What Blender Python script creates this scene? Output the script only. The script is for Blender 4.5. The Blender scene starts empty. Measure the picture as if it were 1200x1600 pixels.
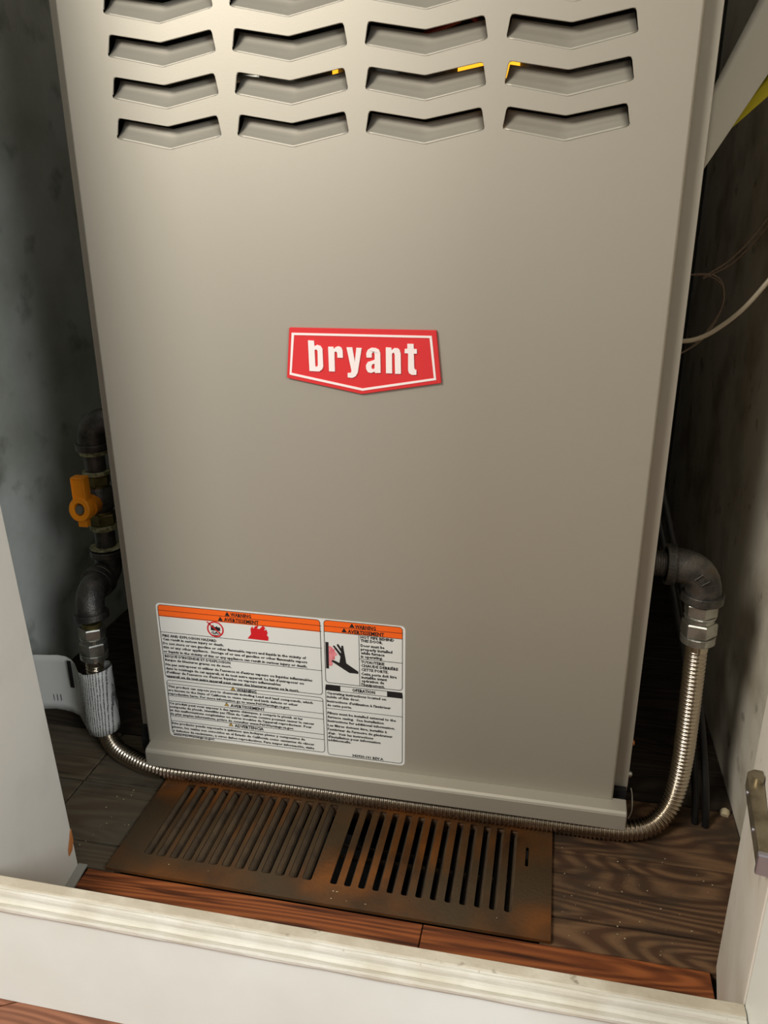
import bpy, bmesh, math, random
from mathutils import Vector, Matrix
from mathutils.geometry import tessellate_polygon
random.seed(7)
S = 0.001          # all measures below are in millimetres
COL = bpy.context.scene.collection
scene = bpy.context.scene

# ------------------------------------------------------------------ camera
YAW, PIT, ROL, FPX = -0.2071, -0.3575, -0.0052, 1255.68
cf = Vector((math.sin(YAW)*math.cos(PIT), math.cos(YAW)*math.cos(PIT), math.sin(PIT)))
cr = Vector((math.cos(YAW), -math.sin(YAW), 0)); cu = cr.cross(cf)
r2 = math.cos(ROL)*cr + math.sin(ROL)*cu; u2 = -math.sin(ROL)*cr + math.cos(ROL)*cu
cd = bpy.data.cameras.new('camera'); cam = bpy.data.objects.new('camera', cd); COL.objects.link(cam)
M = Matrix.Identity(4)
for i in range(3):
    M[i][0] = r2[i]; M[i][1] = u2[i]; M[i][2] = -cf[i]
M.translation = Vector((362.7, -598.2, 552.74))*S
cam.matrix_world = M
cd.sensor_fit = 'VERTICAL'; cd.sensor_height = 24; cd.lens = FPX*24/1600; cd.clip_start = 0.01
scene.camera = cam

# ------------------------------------------------------------------ light
w = bpy.data.worlds.new('world'); scene.world = w; w.use_nodes = True
w.node_tree.nodes['Background'].inputs[0].default_value = (0.93, 0.97, 1.0, 1)
w.node_tree.nodes['Background'].inputs[1].default_value = 0.30
def area(name, loc, target, size, power, col):
    l = bpy.data.lights.new(name, 'AREA'); l.shape = 'DISK'; l.size = size*S; l.energy = power; l.color = col
    o = bpy.data.objects.new(name, l); COL.objects.link(o); o.location = Vector(loc)*S
    d = (Vector(target)-Vector(loc)); o.rotation_euler = d.to_track_quat('-Z', 'Y').to_euler(); return o
area('key_lamp', (-280, -940, 1130), (200, 0, 280), 360, 13.2, (1.0, 0.95, 0.87))
area('overhead_fill', (330, -900, 2150), (250, -50, 300), 400, 2.5, (1.0, 0.96, 0.9))  # unseen overhead fill, added for the highlight on the sill top
area('hall_fill', (1350, -1250, 1050), (0, 0, 200), 560, 17, (0.93, 0.97, 1.0))  # unseen cool fill from the hall side, added for the left jamb
scene.view_settings.view_transform = 'Standard'; scene.view_settings.look = 'None'
scene.view_settings.gamma = 1; scene.view_settings.use_curve_mapping = False
scene.view_settings.exposure = 0.0

# ------------------------------------------------------------------ helpers
def sr(r, g, b):
    f = lambda c: (c/255/12.92) if c/255 <= 0.04045 else ((c/255+0.055)/1.055)**2.4
    return (f(r), f(g), f(b), 1)
def mat(name, col, rough=0.5, metal=0.0, col2=None, scale=20, contrast=(0.4, 0.65), bump=0.0, bscale=200, stretch=(1, 1, 1), detail=4,
        col3=None, scale3=5, contrast3=(0.45, 0.7), coat=0.0, spec=0.5):
    m = bpy.data.materials.new(name); m.use_nodes = True; nt = m.node_tree; N = nt.nodes; Lk = nt.links
    p = N['Principled BSDF']; p.inputs['Base Color'].default_value = col
    p.inputs['Roughness'].default_value = rough; p.inputs['Metallic'].default_value = metal
    p.inputs['Coat Weight'].default_value = coat; p.inputs['Specular IOR Level'].default_value = spec
    tc = N.new('ShaderNodeTexCoord'); mp = N.new('ShaderNodeMapping'); mp.inputs['Scale'].default_value = stretch
    Lk.new(tc.outputs['Object'], mp.inputs['Vector'])
    def noise(sc, dt):
        n = N.new('ShaderNodeTexNoise'); n.inputs['Scale'].default_value = sc; n.inputs['Detail'].default_value = dt
        Lk.new(mp.outputs[0], n.inputs['Vector']); return n
    cur = None
    def layer(cur, c, sc, con):
        n = noise(sc, detail); mr = N.new('ShaderNodeMapRange'); mr.inputs[1].default_value = con[0]; mr.inputs[2].default_value = con[1]
        Lk.new(n.outputs['Fac'], mr.inputs[0]); mx = N.new('ShaderNodeMix'); mx.data_type = 'RGBA'
        Lk.new(mr.outputs[0], mx.inputs[0]); mx.inputs[6].default_value = col; mx.inputs[7].default_value = c
        if cur: Lk.new(cur, mx.inputs[6])
        return mx.outputs[2]
    if col2: cur = layer(cur, col2, scale, contrast)
    if col3: cur = layer(cur, col3, scale3, contrast3)
    if cur: Lk.new(cur, p.inputs['Base Color'])
    if bump:
        n = noise(bscale, 3); bp = N.new('ShaderNodeBump'); bp.inputs['Strength'].default_value = bump; bp.inputs['Distance'].default_value = 0.001
        Lk.new(n.outputs['Fac'], bp.inputs['Height']); Lk.new(bp.outputs[0], p.inputs['Normal'])
    return m
def wood(name, c1, c2, c3, rough, axis=0, ring=26, gr=1.0, dirt=None, dirt_con=(0.45, 0.62), rot=0.0, st=0.22):
    m = bpy.data.materials.new(name); m.use_nodes = True; nt = m.node_tree; N = nt.nodes; Lk = nt.links
    p = N['Principled BSDF']; p.inputs['Roughness'].default_value = rough; p.inputs['Specular IOR Level'].default_value = 0.3
    tc = N.new('ShaderNodeTexCoord'); oi = N.new('ShaderNodeObjectInfo'); ad = N.new('ShaderNodeVectorMath'); ad.operation = 'ADD'
    mu = N.new('ShaderNodeVectorMath'); mu.operation = 'SCALE'; mu.inputs['Scale'].default_value = 3.7
    cb = N.new('ShaderNodeCombineXYZ')
    for i in range(3): Lk.new(oi.outputs['Random'], cb.inputs[i])
    Lk.new(cb.outputs[0], mu.inputs[0]); Lk.new(tc.outputs['Object'], ad.inputs[0]); Lk.new(mu.outputs[0], ad.inputs[1])
    mp = N.new('ShaderNodeMapping'); mp.inputs['Rotation'].default_value = (0, 0, rot)
    Lk.new(ad.outputs[0], mp.inputs['Vector'])
    mp2 = N.new('ShaderNodeMapping'); sc = [1, 1, 1]; sc[axis] = st; mp2.inputs['Scale'].default_value = sc; Lk.new(mp.outputs[0], mp2.inputs['Vector'])
    nc = N.new('ShaderNodeTexNoise'); nc.inputs['Scale'].default_value = 9*gr; nc.inputs['Detail'].default_value = 1.2; nc.inputs['Roughness'].default_value = 0.35
    Lk.new(mp2.outputs[0], nc.inputs['Vector'])
    mk = N.new('ShaderNodeMath'); mk.operation = 'MULTIPLY'; mk.inputs[1].default_value = ring; Lk.new(nc.outputs['Fac'], mk.inputs[0])
    pp = N.new('ShaderNodeMath'); pp.operation = 'PINGPONG'; pp.inputs[1].default_value = 0.5; Lk.new(mk.outputs[0], pp.inputs[0])
    wv = N.new('ShaderNodeMath'); wv.operation = 'MULTIPLY'; wv.inputs[1].default_value = 2.0; Lk.new(pp.outputs[0], wv.inputs[0])
    n1 = N.new('ShaderNodeTexNoise'); n1.inputs['Scale'].default_value = 160; n1.inputs['Detail'].default_value = 6
    mp3 = N.new('ShaderNodeMapping'); sc = [1, 1, 1]; sc[axis] = 0.06; mp3.inputs['Scale'].default_value = sc
    Lk.new(mp.outputs[0], mp3.inputs['Vector']); Lk.new(mp3.outputs[0], n1.inputs['Vector'])
    r1 = N.new('ShaderNodeValToRGB'); r1.color_ramp.elements[0].color = c1; r1.color_ramp.elements[1].color = c2; r1.color_ramp.elements[0].position = 0.2
    r1.color_ramp.elements[1].position = 0.75; Lk.new(wv.outputs[0], r1.inputs[0])
    mx = N.new('ShaderNodeMix'); mx.data_type = 'RGBA'; mr = N.new('ShaderNodeMapRange'); mr.inputs[1].default_value = 0.48; mr.inputs[2].default_value = 0.68
    Lk.new(n1.outputs['Fac'], mr.inputs[0]); Lk.new(mr.outputs[0], mx.inputs[0]); Lk.new(r1.outputs[0], mx.inputs[6]); mx.inputs[7].default_value = c3
    out = mx.outputs[2]
    if dirt:
        n2 = N.new('ShaderNodeTexNoise'); n2.inputs['Scale'].default_value = 14; n2.inputs['Detail'].default_value = 8; n2.inputs['Roughness'].default_value = 0.65
        Lk.new(ad.outputs[0], n2.inputs['Vector']); m2 = N.new('ShaderNodeMapRange'); m2.inputs[1].default_value = dirt_con[0]; m2.inputs[2].default_value = dirt_con[1]; m2.inputs[4].default_value = 0.85
        Lk.new(n2.outputs['Fac'], m2.inputs[0]); mx2 = N.new('ShaderNodeMix'); mx2.data_type = 'RGBA'
        Lk.new(m2.outputs[0], mx2.inputs[0]); Lk.new(out, mx2.inputs[6]); mx2.inputs[7].default_value = dirt; out = mx2.outputs[2]
    Lk.new(out, p.inputs['Base Color'])
    bp = N.new('ShaderNodeBump'); bp.inputs['Strength'].default_value = 0.5; bp.inputs['Distance'].default_value = 0.0008
    Lk.new(n1.outputs['Fac'], bp.inputs['Height']); Lk.new(bp.outputs[0], p.inputs['Normal'])
    return m
def emit(name, col, st):
    m = bpy.data.materials.new(name); m.use_nodes = True; p = m.node_tree.nodes['Principled BSDF']
    p.inputs['Base Color'].default_value = col; p.inputs['Emission Color'].default_value = col; p.inputs['Emission Strength'].default_value = st
    return m

class MB:
    def __init__(s): s.v = []; s.f = []; s.mi = []; s.sm = []
    def add(s, vs, fs, mi=0, smooth=False):
        o = len(s.v); s.v += [tuple(v) for v in vs]
        for f in fs: s.f.append(tuple(o+i for i in f)); s.mi.append(mi); s.sm.append(smooth)
    def box(s, a, b, mi=0):
        x0, y0, z0 = a; x1, y1, z1 = b
        s.add([(x0,y0,z0),(x1,y0,z0),(x1,y1,z0),(x0,y1,z0),(x0,y0,z1),(x1,y0,z1),(x1,y1,z1),(x0,y1,z1)],
              [(0,3,2,1),(4,5,6,7),(0,1,5,4),(1,2,6,5),(2,3,7,6),(3,0,4,7)], mi)
    def prism(s, poly, z0, z1, mi=0, top=None):      # footprint polygon (x, y), extruded in z; top: other polygon
        n = len(poly); top = top or poly
        s.add([(x, y, z0) for x, y in poly]+[(x, y, z1) for x, y in top],
              [tuple(range(n-1, -1, -1)), tuple(range(n, 2*n))]+[(i, (i+1) % n, n+(i+1) % n, n+i) for i in range(n)], mi)
    def cyl(s, p, q, r, seg=20, r2=None, mi=0, smooth=True, cap=True):
        s.tube([p, q], [r, r2 if r2 is not None else r], seg, mi, cap, smooth)
    def tube(s, pts, rad, seg=16, mi=0, cap=True, smooth=True, phase=0.0):
        pts = [Vector(p) for p in pts]; n = len(pts)
        if not isinstance(rad, (list, tuple)): rad = [rad]*n
        tans = []
        for i in range(n):
            a = pts[max(i-1, 0)]; b = pts[min(i+1, n-1)]; t = (b-a)
            if t.length < 1e-9: t = pts[-1]-pts[0]
            tans.append(t.normalized())
        ref = Vector((0, 0, 1)) if abs(tans[0].z) < 0.9 else Vector((1, 0, 0))
        u = tans[0].cross(ref).normalized(); vs = []
        for i in range(n):
            t = tans[i]; u = (u - t*u.dot(t)).normalized(); v = t.cross(u)
            for k in range(seg):
                a = 2*math.pi*k/seg+phase; vs.append(pts[i]+(u*math.cos(a)+v*math.sin(a))*rad[i])
        fs = [(i*seg+k, i*seg+(k+1) % seg, (i+1)*seg+(k+1) % seg, (i+1)*seg+k) for i in range(n-1) for k in range(seg)]
        s.add(vs, fs, mi, smooth)
        if cap:
            s.add(vs[:seg], [tuple(range(seg-1, -1, -1))], mi); s.add(vs[-seg:], [tuple(range(seg))], mi)
    def ring(s, p, axis, r_in, r_out, h, seg=24, mi=0):      # flat washer / band centred on p
        p = Vector(p); t = Vector(axis).normalized(); ref = Vector((0, 0, 1)) if abs(t.z) < 0.9 else Vector((1, 0, 0))
        u = t.cross(ref).normalized(); v = t.cross(u); vs = []
        prof = [(r_in, -h/2), (r_out-0.6, -h/2), (r_out, -h/2+0.6), (r_out, h/2-0.6), (r_out-0.6, h/2), (r_in, h/2)]
        for k in range(seg):
            a = 2*math.pi*k/seg
            for rr, hh in prof: vs.append(p+t*hh+(u*math.cos(a)+v*math.sin(a))*rr)
        m = len(prof)
        s.add(vs, [(k*m+j, ((k+1) % seg)*m+j, ((k+1) % seg)*m+(j+1) % m, k*m+(j+1) % m) for k in range(seg) for j in range(m)], mi, False)
    def hexnut(s, p, axis, r, h, mi=0, phase=0.0):
        p = Vector(p); t = Vector(axis).normalized()
        s.tube([p-t*h/2, p-t*(h/2-1.2), p+t*(h/2-1.2), p+t*h/2], [r*0.93, r, r, r*0.93], 6, mi, True, False, phase)
    def holes(s, outer, hs, z0, z1, plane='XY', mi=0):      # plate with holes, between two offsets
        loops = [outer]+hs; allp = [q for l in loops for q in l]
        mk = (lambda q, h: (q[0], q[1], h)) if plane == 'XY' else (lambda q, h: (q[0], h, q[1]))
        tris = tessellate_polygon([[Vector((q[0], q[1], 0)) for q in l] for l in loops])
        n = len(allp)
        s.add([mk(q, z0) for q in allp]+[mk(q, z1) for q in allp], [tuple(t) for t in tris]+[tuple(n+i for i in reversed(t)) for t in tris], mi)
        for l in loops:
            k = len(l); s.add([mk(q, z0) for q in l]+[mk(q, z1) for q in l], [(i, (i+1) % k, k+(i+1) % k, k+i) for i in range(k)], mi)
    def build(s, name, mats, parent=None, bevel=0.0, props=None, weld=False):
        me = bpy.data.meshes.new(name); me.from_pydata([(x*S, y*S, z*S) for x, y, z in s.v], [], s.f)
        if not isinstance(mats, (list, tuple)): mats = [mats]
        for m in mats: me.materials.append(m)
        me.polygons.foreach_set('material_index', s.mi); me.polygons.foreach_set('use_smooth', s.sm); me.update()
        bm = bmesh.new(); bm.from_mesh(me)
        if weld: bmesh.ops.remove_doubles(bm, verts=bm.verts, dist=1e-6)
        bmesh.ops.recalc_face_normals(bm, faces=bm.faces); bm.to_mesh(me); bm.free()
        o = bpy.data.objects.new(name, me); COL.objects.link(o)
        if parent: o.parent = parent; o.matrix_parent_inverse = Matrix.Translation(-world_loc(parent))
        if bevel:
            b = o.modifiers.new('bevel', 'BEVEL'); b.width = bevel*S; b.segments = 2; b.limit_method = 'ANGLE'; b.angle_limit = math.radians(40)
        return o
def world_loc(o):
    v = Vector(o.location)
    # every thing is an Empty without rotation; parts sit at the world origin relative to it
    return o['_loc_cache'] and Vector(o['_loc_cache']) if '_loc_cache' in o else Vector((0, 0, 0))
def thing(name, label, cat, loc=(0, 0, 0), group=None):
    o = bpy.data.objects.new(name, None); COL.objects.link(o); o.location = Vector(loc)*S; o.empty_display_size = 0.02
    o['_loc_cache'] = [c*S for c in loc]; o['label'] = label; o['category'] = cat
    if group: o['group'] = group
    THINGS.append(o); return o
THINGS = []
def tag(o, label, cat, group=None, kind=None):
    if label: o['label'] = label
    if cat: o['category'] = cat
    if group: o['group'] = group
    if kind: o['kind'] = kind
    return o
def struct(o): o['kind'] = 'structure'; return o
def smoothpath(ctrl, step=4.0):
    P = [Vector(p) for p in ctrl]; P = [2*P[0]-P[1]]+P+[2*P[-1]-P[-2]]; out = []
    for i in range(1, len(P)-2):
        n = max(2, int((P[i+1]-P[i]).length/step))
        for k in range(n):
            t = k/n; a, b, c, d = P[i-1], P[i], P[i+1], P[i+2]
            out.append(0.5*((2*b)+(-a+c)*t+(2*a-5*b+4*c-d)*t*t+(-a+3*b-3*c+d)*t**3))
    out.append(P[-2]); return out
def resample(pts, step):
    out = [pts[0].copy()]; acc = 0
    for i in range(1, len(pts)):
        a = pts[i-1]; b = pts[i]; L = (b-a).length
        while acc+L >= step:
            t = (step-acc)/L; a = a.lerp(b, t); out.append(a.copy()); L = (b-a).length; acc = 0
        acc += L
    return out

# ------------------------------------------------------------------ materials
M_paint = mat('furnace_paint', sr(168, 162, 148), 0.5, 0.45, bump=0.04, bscale=900)
M_paint_in = mat('furnace_inner_paint', sr(150, 142, 128), 0.5, 0.2)
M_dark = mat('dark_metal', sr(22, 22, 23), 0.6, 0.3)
M_galv = mat('galvanized', sr(120, 120, 118), 0.4, 0.8, sr(80, 82, 82), 60)
M_glow = emit('orange_flame', (1.0, 0.42, 0.02, 1), 1.6)
M_wire_red = mat('red_wire', sr(120, 24, 16), 0.5)
M_red = mat('badge_red', sr(208, 48, 50), 0.5, spec=0.35)
M_white = mat('badge_white', sr(238, 226, 222), 0.5)
M_label = mat('label_white', sr(214, 213, 206), 0.45, spec=0.4)
M_ink = mat('label_black', sr(22, 20, 20), 0.6)
M_orange = mat('label_orange', sr(240, 98, 20), 0.5)
M_redink = mat('label_red', sr(200, 22, 30), 0.5)
M_pink = mat('label_pink', sr(222, 140, 144), 0.5, col2=sr(205, 100, 108), scale=260)
M_yel = mat('label_yellow', sr(214, 170, 70), 0.5)
M_walll = mat('dirty_grey_plaster', sr(200, 203, 195), 0.85, 0, sr(164, 167, 152), 9, (0.42, 0.7), 0.25, 120, col3=sr(96, 98, 84), scale3=22, contrast3=(0.58, 0.82), detail=7)
M_wallr = mat('dirty_white_plaster', sr(224, 216, 198), 0.8, 0, sr(172, 160, 138), 12, (0.45, 0.72), 0.3, 140, col3=sr(80, 66, 48), scale3=30, contrast3=(0.62, 0.8), detail=7)
M_wallb = mat('shaded_back_plaster', sr(52, 52, 46), 0.9, 0, sr(34, 34, 30), 8)  # deep shadow at the back wall, put into the base colour
M_jamb = mat('white_satin_paint', sr(214, 212, 204), 0.45, 0, sr(200, 199, 192), 14, (0.45, 0.7), 0.1, 60)
M_jambr = mat('scuffed_white_paint', sr(226, 220, 208), 0.5, 0, sr(208, 199, 182), 16, (0.45, 0.75), 0.15, 60, col3=sr(150, 138, 118), scale3=40, contrast3=(0.66, 0.8))
M_sill = mat('white_board_paint', sr(232, 235, 228), 0.45, 0, sr(224, 226, 217), 10, (0.4, 0.7), 0.06, 50)
M_cap = mat('cream_cap_paint', sr(206, 202, 190), 0.45, 0, sr(192, 185, 168), 25, (0.45, 0.7), 0.5, 220, col3=sr(150, 136, 108), scale3=120, contrast3=(0.72, 0.8))
M_captop = mat('dusty_ledge_paint', sr(178, 168, 148), 0.7, 0, sr(196, 188, 170), 40, (0.4, 0.65), 0.4, 300, col3=sr(120, 108, 86), scale3=90, contrast3=(0.66, 0.78))
M_hallwall = mat('hall_wall_paint', sr(222, 220, 212), 0.7)
M_plank = wood('old_floor_plank', sr(112, 84, 58), sr(76, 52, 35), sr(54, 38, 26), 0.85, 0, 22, 2.0, sr(62, 51, 38), (0.48, 0.66))
M_plank2 = wood('dusty_floor_plank', sr(96, 84, 66), sr(84, 70, 54), sr(62, 54, 42), 0.9, 0, 16, 2.0, sr(88, 80, 66), (0.4, 0.6))
M_oak = wood('oak_strip', sr(150, 86, 46), sr(112, 60, 32), sr(62, 30, 16), 0.5, 0, 26, 2.6, st=0.07)
M_plank3 = wood('shaded_floor_plank', sr(62, 52, 42), sr(46, 38, 30), sr(36, 30, 24), 0.95, 0, 16, 2.0)  # shade of the deep closet floor, painted in as darker wood
M_hall = wood('hall_oak', sr(142, 94, 70), sr(112, 70, 50), sr(126, 82, 60), 0.35, 0, 20, 2.0)
M_reg = mat('rusty_brown_enamel', sr(122, 72, 26), 0.5, 0.2, sr(66, 42, 20), 16, (0.38, 0.62), 0.35, 300, col3=sr(74, 58, 38), scale3=9, contrast3=(0.42, 0.62), detail=6)
M_regd = mat('dusty_register_bar', sr(86, 68, 46), 0.9, 0, sr(64, 50, 34), 40, (0.4, 0.65), 0.5, 500)
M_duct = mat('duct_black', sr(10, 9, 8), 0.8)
M_iron = mat('black_iron', sr(92, 88, 82), 0.4, 0.6, sr(66, 64, 60), 90, (0.4, 0.6), 0.5, 700, col3=sr(96, 82, 62), scale3=60, contrast3=(0.62, 0.75))
M_zinc = mat('zinc_plate', sr(186, 186, 178), 0.3, 0.9, sr(150, 148, 138), 80)
M_steel = mat('stainless', sr(196, 184, 166), 0.24, 1.0)
M_brass = mat('dull_brass', sr(122, 112, 66), 0.4, 0.7, sr(88, 80, 50), 80)
M_sealant = mat('thread_sealant', sr(168, 166, 126), 0.7, 0, sr(110, 106, 70), 200, (0.4, 0.6), 0.6, 500)
M_handle = mat('yellow_plastic', sr(222, 132, 18), 0.45)
M_chrome = mat('chrome', sr(186, 186, 198), 0.38, 1.0)
M_nickel = mat('worn_nickel', sr(150, 140, 118), 0.34, 0.85, sr(110, 100, 80), 60)
M_paper = mat('white_paper', sr(196, 196, 188), 0.6)
M_paperb = mat('white_panel_paper', sr(205, 204, 194), 0.7)
M_yellowp = mat('yellow_paper', sr(190, 180, 24), 0.7)
M_cable = mat('grey_cable', sr(168, 156, 134), 0.5)
M_bwire = mat('brown_wire', sr(98, 78, 60), 0.5)
M_rubber = mat('black_rubber', sr(16, 16, 16), 0.5)
M_crumb = mat('crumb', sr(190, 176, 142), 0.8)
M_orangescuff = mat('orange_scuff', sr(176, 112, 58), 0.8)
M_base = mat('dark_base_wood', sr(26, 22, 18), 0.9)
M_copper = mat('copper_screw', sr(190, 120, 70), 0.35, 0.8)
M_caulk = mat('caulk', sr(150, 148, 140), 0.7)

# ------------------------------------------------------------------ structure
FT = 2000
# floors: sub-floor with the duct hole, planks and oak strips laid on it as parts
m = MB(); m.holes([(-900, -1800), (1500, -1800), (1500, 790), (-900, 790)], [[(10, -86), (10, 20), (382, 20), (382, -86)]], -30, -12)
flo = struct(m.build('floor', M_base))
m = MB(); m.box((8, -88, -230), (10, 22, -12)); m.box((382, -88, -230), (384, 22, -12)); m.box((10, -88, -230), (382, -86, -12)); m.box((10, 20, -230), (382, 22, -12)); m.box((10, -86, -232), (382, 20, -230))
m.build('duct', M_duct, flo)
def plank(x0, x1, y0, y1, ma, zt=0.0):
    m = MB(); g = 0.9; m.box((x0+g, y0+g, -12), (x1-g, y1-g, zt)); return m.build('plank', ma, flo, bevel=0.8)
XL, XR = -235, 566
rows = [(-98.5, -68.5), (-68.5, 10), (10, 92), (92, 174), (174, 256), (256, 338), (338, 420), (420, 502), (502, 584), (584, 666), (666, 752)]
for i, (a, b) in enumerate(rows):
    if i < 2:
        if i == 1:
            plank(XL, -86, a, b, M_plank2, -0.6); plank(-86, 9, a, b, M_plank2)
        else: plank(XL, -50, a, b, M_plank2, -0.4); plank(-50, 9, a, b, M_plank2)
        plank(383, XR, a, b, M_plank, [-0.5, 0][i])
    elif i == 2:
        plank(XL, -86, a, b, M_plank2); plank(-86, 9, a, b, M_plank2, -0.6)
        m = MB(); m.box((10, 22.5, -12), (382, 91, 0)); m.build('plank', M_plank, flo, bevel=0.8)
        plank(383, XR, a, b, M_plank, -0.3)
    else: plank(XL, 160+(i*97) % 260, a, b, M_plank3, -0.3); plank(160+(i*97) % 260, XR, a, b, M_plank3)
for x0, x1 in ((-16.5, 289), (289, 514)):
    m = MB(); m.box((x0+0.4, -212, -12), (x1-0.4, -99.2, 0.5)); o = m.build('oak_board', M_oak, flo, bevel=0.8)
# hall boards lie askew to the closet
import itertools
ca, sa = math.cos(math.radians(28)), math.sin(math.radians(28))
def clipy(poly, ymax):
    out = []
    for i in range(len(poly)):
        p, q = poly[i], poly[(i+1) % len(poly)]
        if p[1] <= ymax: out.append(p)
        if (p[1] <= ymax) != (q[1] <= ymax):
            t = (ymax-p[1])/(q[1]-p[1]); out.append((p[0]+(q[0]-p[0])*t, ymax))
    return out
def clipx(poly, lo, hi):
    sw = clipy([(-y, x) for x, y in poly], hi); poly = [(b_, -a_) for a_, b_ in sw]
    sw = clipy([(y, -x) for x, y in poly], -lo) if len(poly) > 2 else []
    return [(-b_, a_) for a_, b_ in sw]
for k in range(-26, 22):
    c0 = k*57; L = 2600
    q = [(-L, c0+0.6), (L, c0+0.6), (L, c0+56.4), (-L, c0+56.4)]
    q = [(x*ca-y*sa, x*sa+y*ca-230) for x, y in q]
    q = clipy(q, -213.5)
    q = clipx(q, -700, 1200) if len(q) > 2 else q
    q = [(x, y) for x, y in q]
    q2 = [(-x, -y) for x, y in q]; q2 = clipy(q2, 1500) if len(q2) > 2 else q2; q = [(-x, -y) for x, y in q2]
    if len(q) > 2:
        m = MB(); m.prism(q, -12, 0); m.build('floorboard', M_hall, flo)
# closet walls
m = MB(); m.box((XL-20, -90, -12), (XL, 752, FT)); struct(m.build('wall_left', M_walll))
m = MB(); m.box((XR, -90, -12), (XR+20, 752, FT)); struct(m.build('wall_right', M_wallr))
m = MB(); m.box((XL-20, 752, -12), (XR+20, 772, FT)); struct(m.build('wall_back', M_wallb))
m = MB(); m.box((XL-60, -212, FT), (900, 772, FT+20)); struct(m.build('ceiling', M_hallwall))
# front wall stubs either side of the opening (the jamb faces), slightly splayed
LEAN = -14
m = MB(); fp = [(-26.5, -98), (-13.5, -212.2), (-700, -212.2), (-700, -98)]
tp = [(-26.5+LEAN*5, -98), (-13.5+LEAN*5, -212.2), (-700, -212.2), (-700, -98)]
m.prism(fp, 0, FT, top=tp); struct(m.build('wall_front_left', M_jamb, bevel=1.0))
m = MB(); fp = [(519.3, -92.4), (501.3, -211.5), (620, -211.5), (620, -92.4)]
m.prism(fp, 0, FT); struct(m.build('wall_front_right', M_jambr, bevel=0.8))
m = MB(); fp = [(501.8, -212.5), (508, -330), (1200, -330), (1200, -212.5)]
m.prism(fp, 0, FT); struct(m.build('trim_3', M_sill, bevel=1.2))
m = MB(); m.box((-700, -212.2, 1900), (1200, -98, FT)); struct(m.build('wall_front_top', M_hallwall))
# hall side walls far left/right so that the passage is closed in
m = MB(); m.box((-720, -1500, 0), (-700, -90, FT+400)); struct(m.build('wall_hall_left', M_hallwall))
# low base board across the opening, with its moulded cap
m = MB(); m.box((-700, -229, 0.3), (501.2, -212.7, 94)); struct(m.build('baseboard_front', M_sill, bevel=0.4))
prof = [(-212.7, 94.2), (-212.7, 105.2), (-213.2, 105.6), (-220.4, 105.6), (-221.3, 104.9), (-221.6, 103.9), (-222.9, 104.2), (-224.3, 103.6), (-224.9, 102.0), (-225.0, 99.4), (-225.8, 97.6), (-227.6, 96.9), (-229.4, 97.8), (-231.5, 98.4), (-232.5, 97), (-232.7, 95.2), (-232, 93.4), (-230.6, 92.2), (-229.15, 91.8), (-229.15, 94.2)]
m = MB(); nx = 60; n = len(prof); vs = []
for i in range(nx+1):
    x = -700+(501.2+700)*i/nx
    for j, (y, z) in enumerate(prof):
        d = 0.25*math.sin(x*0.07+j)+0.15*math.sin(x*0.19+2*j) if 2 < j < 18 else 0
        vs.append((x, y+d*0.6, z+d*0.5))
m.add(vs, [(i*n+j, i*n+(j+1) % n, (i+1)*n+(j+1) % n, (i+1)*n+j) for i in range(nx) for j in range(n) if not 0 < j < 4], 0, False)
m.add(vs, [(i*n+j, i*n+(j+1) % n, (i+1)*n+(j+1) % n, (i+1)*n+j) for i in range(nx) for j in (1, 2, 3)], 1, False)
m.add(vs[:n], [tuple(range(n))]); m.add(vs[-n:], [tuple(range(n))])
struct(m.build('trim_1', [M_cap, M_captop], weld=True))
# caulk fillet at the foot of the left jamb
m = MB(); m.prism([(-26.3, -97), (-18, -97), (-15.5, -120), (-13.2, -212), (-14, -212), (-23.5, -121)], 0.6, 2.2); struct(m.build('trim_2', M_caulk))
# orange scuff on the jamb, a smear of stain a few tenths thick
m = MB(); P = [(-25.4, -108.5, 28), (-25.9, -104.5, 34), (-26.6, -99.2, 43), (-26.6, -99.0, 30), (-26.0, -103.5, 23), (-25.2, -109.5, 22)]
m.add([(x-0.5, y, z) for x, y, z in P]+[(x+0.75-0.014*z, y, z) for x, y, z in P], [tuple(range(6)), tuple(range(11, 5, -1))]+[(i, (i+1) % 6, 6+(i+1) % 6, 6+i) for i in range(6)])
tag(m.build('stain_patch', M_orangescuff), 'small orange-brown scuff low on the left white jamb', 'stain')

# ------------------------------------------------------------------ furnace
W = 440; ZT = 900
fur = thing('furnace', 'tall taupe metal gas furnace filling the closet', 'furnace', (220, 60, 48))
m = MB()   # open-fronted casing: sides, back, top, front flanges
m.box((-13, 16.5, 48), (-11.8, 720, ZT)); m.box((451.8, 16.5, 48), (453, 720, ZT)); m.box((-13, 719, 48), (453, 720, ZT)); m.box((-13, 15, ZT), (453, 720, ZT+1.5)); m.box((-11.8, 16.5, 48), (451.8, 719, 49.5))
m.box((-13, 15, 74), (14, 16.4, ZT)); m.box((426, 15, 74), (453, 16.4, ZT))
m.build('casing', M_paint, fur, bevel=0.4)
m = MB(); m.box((14, 60, 590), (426, 61.5, ZT-5)); m.box((14, 17, 588), (426, 60, 590)); m.build('inner_panel', M_dark, fur)
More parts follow.
